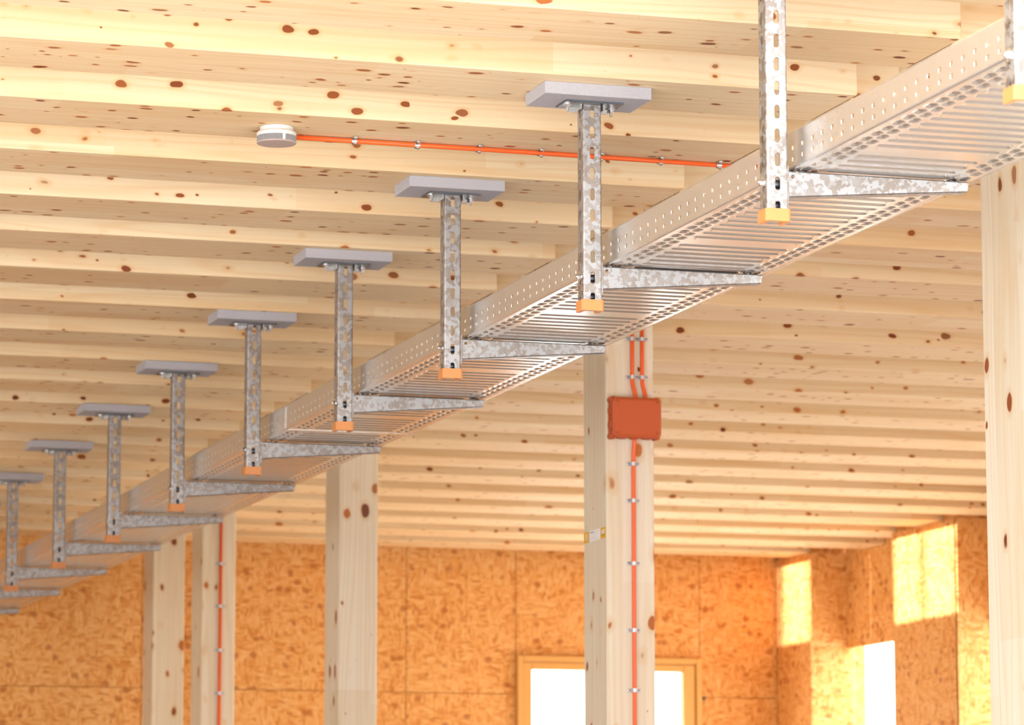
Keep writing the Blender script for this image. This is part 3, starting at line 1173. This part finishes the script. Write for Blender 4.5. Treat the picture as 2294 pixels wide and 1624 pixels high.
for z in (0.037, 0.076):
    k = MB().lathe([(0.0150, -w2 + 0.0032), (0.0150, -w2 + 0.0008), (0.0125, -w2 - 0.0012), (0.0105, -w2 - 0.0012), (0.0100, -w2 + 0.0005), (0.0060, -w2 - 0.0016)], 24, 'x', (0, -0.0185, z))
    o = k.build('cable_entry', MAT['box'], t)
    recalc(o.data)
for x in (-0.036, 0.0, 0.036):
    k = MB().lathe([(0.0150, 0.0032), (0.0150, 0.0008), (0.0120, -0.0014), (0.0105, -0.0016)], 24, 'z', (x, -0.0185, 0))
    o = k.build('cable_entry', MAT['box'], t)
    recalc(o.data)

RPP = 0.0057
YQ = YF - RPP - 0.0015


def conduit(pts, lab):
    tag(MB().tube(pts, RPP, 12).build('orange_conduit', MAT['orange'], None, (0, 0, 0), True), lab, 'conduit')


def bend(x0_, z0_, x1_, z1_, dy0, dy1, n_=10):
    out = []
    for i in range(n_ + 1):
        s_ = i / n_
        e = s_ * s_ * (3 - 2 * s_)
        out.append((x0_ + (x1_ - x0_) * e, YQ + dy0 + (dy1 - dy0) * e, z0_ + (z1_ - z0_) * s_))
    return out


conduit([(3.3262, YQ, ZC - 0.002), (3.3262, YQ, CZ + 1.50)] + bend(3.3262, CZ + 1.445, 3.3325, BZ1 - 0.002, 0, -0.009),
        'left of the two orange conduits rising from the junction box')
conduit([(3.3556, YQ, ZC - 0.002), (3.3556, YQ, CZ + 1.50)] + bend(3.3556, CZ + 1.445, 3.3620, BZ1 - 0.002, 0, -0.009),
        'right of the two orange conduits rising from the junction box')
conduit(bend(3.3295, BZ0 + 0.002, 3.3280, CZ + 1.225, -0.008, 0) + [(3.328, YQ, CZ + 0.9), (3.328, YQ, 0.02)],
        'orange conduit running down the post below the junction box')


def saddle(rp=RPP):
    """two-lug metal saddle round a pipe on a vertical face; local origin at the pipe's axis"""
    t = thing('pipe_saddle', (0, 0, 0), 'x', 'pipe clip')
    w_, th = 0.0052, 0.0014
    base = rp + 0.0012
    prof = [(-0.0195, base), (-rp - 0.003, base)]
    for i in range(9):
        a = math.pi * i / 8
        prof.append((-(rp + 0.0004) * math.cos(a), -(rp + 0.0004) * math.sin(a)))
    prof += [(rp + 0.003, base), (0.0195, base)]
    v, f = [], []
    outp = []
    for i, (x, y) in enumerate(prof):
        p0 = Vector(prof[max(i - 1, 0)])
        p1 = Vector(prof[min(i + 1, len(prof) - 1)])
        d_ = (p1 - p0).normalized()
        nrm = Vector((d_.y, -d_.x))
        outp.append((x + nrm.x * th, y + nrm.y * th))
    for (x, y), (xo, yo_) in zip(prof, outp):
        for z in (-w_, w_):
            v.append((x, y, z))
            v.append((xo, yo_, z))
    for i in range(len(prof) - 1):
        k = i * 4
        f += [(k, k + 4, k + 6, k + 2), (k + 1, k + 3, k + 7, k + 5), (k, k + 1, k + 5, k + 4), (k + 2, k + 6, k + 7, k + 3)]
    k = (len(prof) - 1) * 4
    f += [(0, 2, 3, 1), (k, k + 1, k + 3, k + 2)]
    st = MB().add(v, f).build('strap', MAT['strap'], t)
    recalc(st.data)
    for sx in (-1, 1):
        s1 = MB().lathe([(0.0040, base - th), (0.0040, base - th - 0.0012), (0.0024, base - th - 0.0022)], 14, 'y', (sx * 0.0140, 0, 0)).build('screw', MAT['steel'], t)
        recalc(s1.data)
        s2 = MB().box(sx * 0.0140 - 0.0005, sx * 0.0140 + 0.0022, base - th - 0.0026, base - th - 0.0022, -0.0010, 0.0024).build('screw_slot', MAT['slot'], t)
    return t


sad0 = saddle()
SAD = []
for x, side in ((3.3262, 'left'), (3.3556, 'right')):
    for z, pos in ((1.5625, 'upper'), (1.4535, 'lower')):
        SAD.append((x, z, '%s metal saddle clip on the %s conduit above the junction box' % (pos, side)))
for i, z in enumerate((1.2075, 1.104, 0.9275, 0.741, 0.574)):
    SAD.append((3.328, z, '%s metal saddle clip below the junction box, counted downwards' % ORD[i]))
for i, (x, z, lab) in enumerate(SAD):
    t = sad0 if i == 0 else copy_tree(sad0)
    t.location = (x, YQ, CZ + z)
    tag(t, lab, 'pipe clip', 'saddle clips on the junction box post')

# far conduit on the fourth post
YF4 = 14.86
x4 = 3.3265
tag(MB().tube([(x4, YF4 - 0.0085, ZC - 0.002), (x4, YF4 - 0.0085, 0.02)], 0.0068, 10).build('orange_conduit', MAT['orange'], None, (0, 0, 0), True),
    'thin orange conduit on the far timber post at the left', 'conduit')
for i, z in enumerate((1.387, 1.209, 1.026, 0.847, 0.667)):
    t = copy_tree(sad0)
    t.location = (x4, YF4 - 0.0085, CZ + z)
    t.scale = (1.15, 1.15, 1.15)
    tag(t, '%s saddle clip from the top on the far post conduit' % ORD[i], 'pipe clip', 'saddle clips on the far post')

# label sticker wrapped on the left face of the second post
t = thing('label_sticker', (PX, YF, CZ + 1.015), 'small yellow and white label sticker on the side of the timber post', 'sticker')
LH = 0.0305
s0, s1, s2, s3 = 0.006, 0.052, 0.150, 0.198
for nm, a0, a1, mt in (('yellow_panel', s0, s1, 'lab_y'), ('white_panel', s1 + 0.001, s2, 'lab_w'), ('yellow_panel', s2 + 0.001, s3, 'lab_y')):
    p_ = MB().box(-0.0008, -0.0001, a0, a1, -LH / 2, LH / 2).build(nm, MAT[mt], t)
    if nm == 'white_panel':
        MB().box(-0.0011, -0.0008, a1 - 0.040, a1 - 0.008, 0.0088, 0.0112).build('heading', MAT['lab_k'], p_)
        MB().box(-0.0011, -0.0008, a0 + 0.010, a1 - 0.043, 0.0092, 0.0108).build('heading', MAT['lab_g'], p_)
        for k in range(5):
            MB().box(-0.0011, -0.0008, a0 + 0.012 + 0.009 * (k % 3), a1 - 0.008, 0.0042 - 0.0040 * k, 0.0050 - 0.0040 * k).build('text_line', MAT['lab_g'], p_)
    elif a0 > 0.1:
        for k in range(4):
            MB().box(-0.0011, -0.0008, a0 + 0.012, a1 - 0.012, 0.0070 - 0.0052 * k, 0.0088 - 0.0052 * k).build('text_line', MAT['lab_w'], p_)
    else:
        q0, q1 = a0 + 0.010, a1 - 0.010
        MB().box(-0.0011, -0.0008, q0, q1, 0.0072, 0.0090).box(-0.0011, -0.0008, q0, q1, -0.0028, -0.0010) \
            .box(-0.0011, -0.0008, q0, q0 + 0.006, -0.0010, 0.0072).box(-0.0011, -0.0008, q1 - 0.006, q1, -0.0010, 0.0072) \
            .box(-0.0011, -0.0008, q0 + 0.009, q1 - 0.009, 0.0012, 0.0050).build('emblem', MAT['lab_w'], p_)
        MB().box(-0.0011, -0.0008, q0 - 0.001, q1 + 0.001, -0.0066, -0.0050).build('text_line', MAT['lab_k'], p_)
